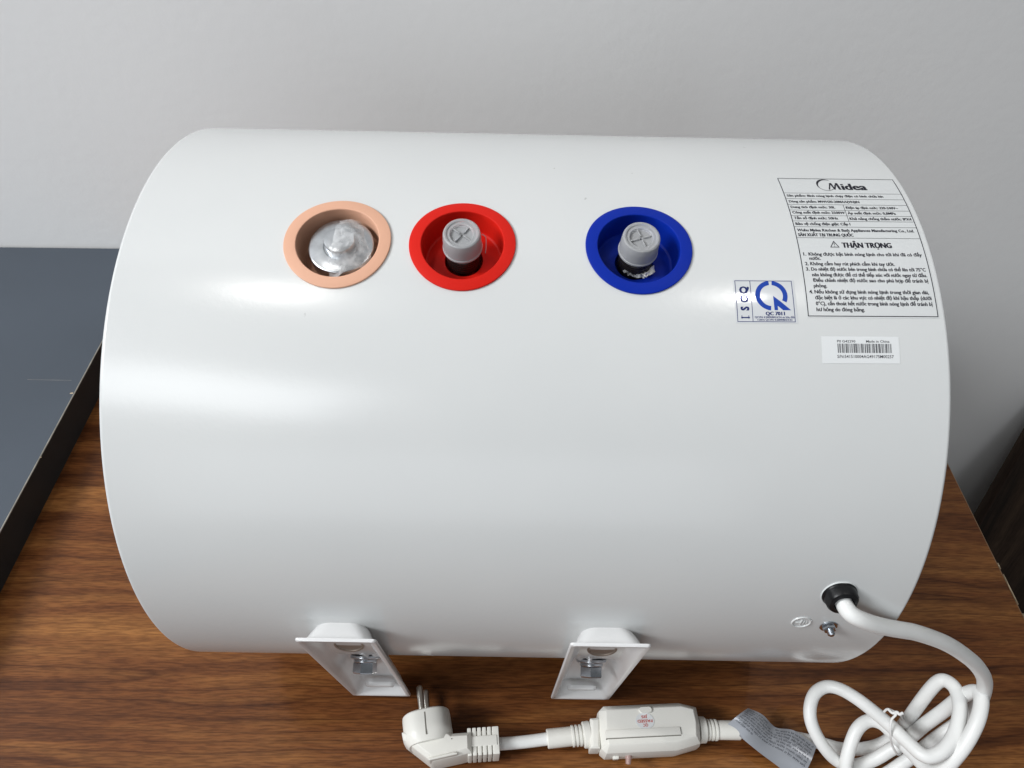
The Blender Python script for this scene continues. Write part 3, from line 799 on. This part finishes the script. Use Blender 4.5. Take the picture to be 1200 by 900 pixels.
for _ in range(40):
    sp[9:40] = [(sp[i-1]+sp[i]*2+sp[i+1])/4 for i in range(9, 40)]
cb = MB().tube(sp, CR, 18).build('cable', M['cord'], PC)
path2 = [U(574, 874, .0150), U(584, 872, .0145), U(603, 870.5, .0120), U(622, 868.5, .0118), U(641, 866, .0130), U(652, 865, .0135)]
MB().tube(spline(path2, 8), CR, 18).build('cable', M['cord'], PC)

# twist tie round the bundle
tw = [(1036, 834, .080), (1040, 831, .084), (1046, 833, .088), (1050, 837, .090), (1045, 843, .0865), (1043.5, 852, .083), (1043.5, 862, .076), (1045, 872, .064), (1049, 880, .056), (1053, 884, .044), (1058, 878, .030), (1062, 862, .030), (1060, 848, .040), (1055, 838, .062), (1049, 834, .086)]
MB().tube(spline([U(*q) for q in tw], 8), 0.00075, 8).build('twist_tie', M['tie'], PC)
tw2 = [(1041, 831, .0885), (1046, 835.5, .0895), (1051, 834.5, .0905), (1054, 837, .0905), (1058, 835.5, .091)]
MB().tube(spline([U(*q) for q in tw2], 8), 0.0009, 8).build('twist_tie', M['tie'], PC)

# plug, lying on its side with the pins pointing away
def Z4(x, y): return (460+x/6.0, 790+y/6.0)
pg = None
zc = 0.0180
fc = U(*Z4(236, 292), zc); bc = U(*Z4(262, 505), zc)
V = (bc-fc); V.z = 0; hl = V.length; V.normalize()
W_ = Vector((-V.y, V.x, 0)); W_ = W_ if W_.x > 0 else -W_
Zv = Vector((0, 0, 1))
m = MB(); ls = []
def sec(c, a, b, n=40, pw=2.6):
    out = []
    for k in range(n):
        t = 2*math.pi*k/n; cx, sx = math.cos(t), math.sin(t)
        out.append(c+W_*a*math.copysign(abs(cx)**(2/pw), cx)+Zv*b*math.copysign(abs(sx)**(2/pw), sx))
    return out
HWp = 0.0176
for f_, a, b in ((-0.0006, HWp-0.0014, 0.0163), (0.0004, HWp-0.0003, 0.0174), (0.003, HWp, 0.0177), (hl*0.55, HWp, 0.0177), (hl*0.62, HWp+0.0002, 0.0177), (hl*0.8, HWp, 0.0174), (hl, HWp-0.003, 0.0160)):
    ls.append(sec(fc+V*f_, a, b))
m.loops(ls, True, True, True)
pg = m.build('plug', M['plug'], PC, angle=32)
pg['label'] = 'ivory angled mains plug with two round pins'
def extrude_px(outline, fz, zref, levels, parent, name, mt, bevel=0.0, angle=30):
    P = ccw([U(*fz(*q), zref).to_2d() for q in outline])
    ls = []
    for z, ins in levels:
        Q = inset(P, ins) if ins else P
        ls.append([Vector((q.x, q.y, z)) for q in Q])
    return MB().loops(ls, True, True, True).build(name, mt, parent, bevel=bevel, angle=angle)
extrude_px([(66, 430), (80, 492), (270, 640), (292, 644), (475, 603), (565, 580), (560, 426), (425, 436), (405, 420), (240, 400)], Z4, 0.018,
           [(0.0006, 0.003), (0.004, 0.0004), (0.0180, 0.0), (0.0270, 0.0006), (0.0306, 0.0034)], pg, 'plug_shoulder', M['plug'], bevel=0.0005)
extrude_px([(245, 600), (262, 612), (458, 568), (458, 556), (430, 553)], Z4, 0.029, [(0.020, 0.0), (0.0312, 0.0), (0.0318, 0.0005)], pg, 'grip_ridge', M['plug'], bevel=0.0003)
# ribbed strain relief
sA, sB = U(*Z4(535, 503), 0.0155), U(*Z4(742, 488), 0.0148)
D = (sB-sA); Ls = D.length; D.normalize(); Wd = Vector((-D.y, D.x, 0)).normalized(); Zd = Wd.cross(D)
if Zd.z < 0: Zd = -Zd
sr = MB()
sr.box((sA+sB)/2+D*0.0004, D*(Ls/2-0.0008), Wd*0.0072, Zd*0.0088)
sr.box((sA+sB)/2+Zd*0.0014, D*(Ls/2-0.0010), Wd*0.0034, Zd*0.0096)
sr.box((sA+sB)/2-Zd*0.002, D*(Ls/2-0.0010), Wd*0.0030, Zd*0.0080)
for k in range(6):
    c = sA+D*(Ls*(0.03+0.168*k) if k < 5 else Ls*0.91)
    sr.box(c, D*(0.0014 if k < 5 else 0.0024), Wd*0.0092, Zd*0.0104)
sr.build('strain_relief', M['plug'], pg, bevel=0.0007, seg=3)
# pins, side groove, screw dot
for (x0, y0, x1, y1, z) in ((209, 292, 189, 80, 0.0270), (244, 292, 231, 108, 0.0095)):
    a = U(*Z4(x0, y0), z); b = U(*Z4(x1, y1), z+0.0012); d = (b-a).normalized(); L_ = (b-a).length
    MB().lathe([(0.0024, -0.003), (0.0024, L_-0.0018), (0.0021, L_-0.0008), (0.0013, L_)], a, d, 20, cap0=True, cap1=True).build('pin', M['pin'], pg)
ga, gb_ = U(*Z4(226, 268), 0.0345), U(*Z4(239, 425), 0.0345)
dg = (gb_-ga)
MB().box((ga+gb_)/2+Vector((0, 0, 0.0010)), dg/2, Vector((0.0004, 0, 0)), Vector((0, 0, 0.0004))).build('side_groove', M['groove'], pg, smooth=False)
O = U(*Z4(416, 456), 0.0300)
MB().lathe([(0.0004, 0.0), (0.0004, 0.0009)], O, (0, 0, 1), 10, cap1=True).build('gate_mark', M['groove'], pg)

# leakage breaker in the cord
def Z6(x, y): return (640+x/3.75, 780+y/3.75)
bk = extrude_px([(225, 208), (246, 186), (575, 171), (654, 190), (672, 270), (675, 355), (570, 386), (262, 400), (238, 380), (228, 300)], Z6, 0.017,
                [(0.0030, 0.0045), (0.0062, 0.0004), (0.0160, 0.0), (0.0225, 0.0006), (0.0288, 0.0042), (0.0296, 0.0052)], PC, 'leak_breaker', M['plug'], bevel=0.0007, angle=22)
bk['label'] = 'ivory inline leakage breaker box with red stamp'
extrude_px([(190, 240), (236, 236), (236, 372), (192, 372)], Z6, 0.017, [(0.004, 0.002), (0.0065, 0.0), (0.0215, 0.0), (0.0235, 0.0018)], bk, 'end_block', M['plug'], bevel=0.0006)
# seam rib on top
a, b = U(*Z6(205, 305), 0.0297), U(*Z6(668, 284), 0.0297)
d = (b-a).normalized(); e = Vector((-d.y, d.x, 0)).normalized()
a2, b2 = U(*Z6(262, 303), 0.0297), U(*Z6(590, 287), 0.0297)
MB().box((a2+b2)/2-Vector((0, 0, 0.0004)), (b2-a2)/2, e*0.0026, Vector((0, 0, 0.0015))).build('seam_rib', M['plug'], bk, bevel=0.0005)
MB().box((a2+b2)/2-e*0.0029-Vector((0, 0, 0.0008)), (b2-a2)/2, e*0.0003, Vector((0, 0, 0.0008))).build('seam_gap', M['groove'], bk, smooth=False)
# test button, feet, indicator
O = U(*Z6(436, 196), 0.0296); nd = Vector((0, 0, 1))
ls = []
for k, z in ((1, -0.004), (1, 0.0008), (0.85, 0.0015)):
    l = []
    for i in range(24):
        t = 2*math.pi*i/24; cx = 0.0026 if math.cos(t) > 0 else -0.0026
        l.append(O+d*(cx+0.0022*k*math.cos(t))+e*(0.0022*k*math.sin(t))+nd*z)
    ls.append(l)
MB().loops(ls, True, False, True).build('test_button', M['plug'], bk, angle=40)
O = U(*Z6(362, 395), 0.0150); dd = (U(*Z6(361, 434), 0.0130)-O)
MB().lathe([(0.0026, -0.002), (0.0024, dd.length*0.35), (0.0021, dd.length*0.4), (0.0019, dd.length*0.95), (0.0013, dd.length)], O, dd, 20, cap1=True).build('indicator_lens', M['led'], bk)
O = U(*Z6(305, 396), 0.0150); dd = (U(*Z6(306, 413), 0.0140)-O)
MB().box(O+dd*0.5, dd*0.5, d*0.0021, nd*0.0018).build('foot', M['plug'], bk, bevel=0.0004)
# stamp sticker (reads upside down from here)
O = U(*Z6(434, 243), 0.0298)
MB().loops([[O+d*0.0068*k*math.cos(t)+e*0.0056*k*math.sin(t)+nd*z for t in [2*math.pi*i/36 for i in range(36)]] for k, z in ((1, -0.0001), (1, 0.0001))], True, False, True).build('stamp_sticker', M['paper'], bk)
st_ = MB()
for body_, yo, sz, wdt in (('QC', 0.0020, 0.0019, 0.0036), ('PASSED', -0.0008, 0.0019, 0.0110), ('JIS', -0.0036, 0.0018, 0.0046)):
    vs, fs = text2d(body_, sz/0.7, 0.02); lo = min(q[0] for q in vs); hi = max(q[0] for q in vs); k = wdt/(hi-lo)
    st_.add([O-d*((x-(lo+hi)/2)*k)-e*(y+yo)+nd*0.00022 for x, y in vs], fs)
st_.build('stamp_text', M['inkred'], bk, smooth=False)

# bend-relief sleeves on both sides
def sleeve(p0, p1, rev):
    a, b = p0, p1; D_ = (b-a); L_ = D_.length
    prof = [(0.0090, 0.0), (0.0092, 0.0008), (0.0090, 0.0046), (0.0084, 0.0052), (0.0066, 0.0054)]
    z = 0.0062
    for k in range(3): prof += [(0.0064, z), (0.0074, z+0.0003), (0.0074, z+0.0016), (0.0064, z+0.0019)]; z += 0.0028
    prof += [(0.0066, z+0.0004), (0.0067, L_-0.0006), (0.0063, L_), (0.0044, L_)]
    return MB().lathe(prof, a, D_, 32, cap0=True).build('bend_sleeve', M['plug'], bk, angle=30)
sleeve(U(*Z6(192, 302), 0.0135), U(*Z6(4, 322), 0.0130), True)
sleeve(U(*Z6(668, 282), 0.0135), U(*Z6(850, 284), 0.0130), False)

# folded silver tag on the cord
lo_ = [(852, 849, .0190), (866, 862, .0175), (889, 881, .0160), (913, 899, .0140), (937, 918, .0120)]
hi_ = [(876, 830.5, .0205), (893, 839, .0215), (909, 852, .0160), (932, 855, .0215), (957, 874, .0200)]
LO = spline([U(*q) for q in lo_], 8); HI = spline([U(*q) for q in hi_], 8)
nu = len(LO)-1; nv = 14
def tagpt(u, v, h=0.0):
    x = u*nu; i = min(int(x), nu-1); f_ = x-i
    a = LO[i].lerp(LO[i+1], f_); b = HI[i].lerp(HI[i+1], f_)
    pnt = a.lerp(b, v)
    bow = 0.0050*math.sin(math.pi*v)*(0.8+0.2*math.cos(6*u))+0.0025*math.sin(5.5*u+0.6)*v
    pnt.z += bow+h
    return pnt
tm = MB()
top = [[tagpt(i/40, j/nv, 0.0) for j in range(nv+1)] for i in range(41)]
bot = [[tagpt(i/40, j/nv, -0.0003) for j in range(nv+1)] for i in range(41)]
ls = [t+list(reversed(b)) for t, b in zip(top, bot)]
tm.loops(ls, True, True, True)
tg = tm.build('warning_tag', M['taggrey'], PC, angle=50)
tg['label'] = 'silver grey film tag with tiny dark print folded over the cord'
random.seed(5)
tx = MB()
rows_ = [(0.90, 0.03, 0.40), (0.81, 0.03, 0.46), (0.72, 0.02, 0.97), (0.63, 0.04, 0.95), (0.54, 0.04, 0.55), (0.45, 0.03, 0.98), (0.36, 0.05, 0.97), (0.27, 0.04, 0.35), (0.90, 0.52, 0.98), (0.81, 0.55, 0.98), (0.54, 0.60, 0.98)]
for v, u0_, u1_ in rows_:
    u = u0_
    while u < u1_:
        n_ = random.randint(2, 8)
        for k in range(n_):
            wd = 0.0062+0.004*random.random()
            if u+wd > u1_: break
            h0 = -0.026-(0.014 if random.random() < 0.12 else 0); h1 = 0.020+(0.018 if random.random() < 0.3 else 0)
            q4 = lambda a, b, c, d_: tx.add([tagpt(a, v+c, 0.00012), tagpt(b, v+c, 0.00012), tagpt(b, v+d_, 0.00012), tagpt(a, v+d_, 0.00012)], [(0, 1, 2, 3)])
            q4(u, u+wd*0.42, h0, h1)
            if random.random() < 0.7: q4(u+wd*0.42, u+wd, *random.choice(((-0.020, -0.008), (0.004, 0.016), (-0.006, 0.006))))
            u += wd*1.45
        u += 0.011
tx.build('tag_print', M['ink'], tg, smooth=False)
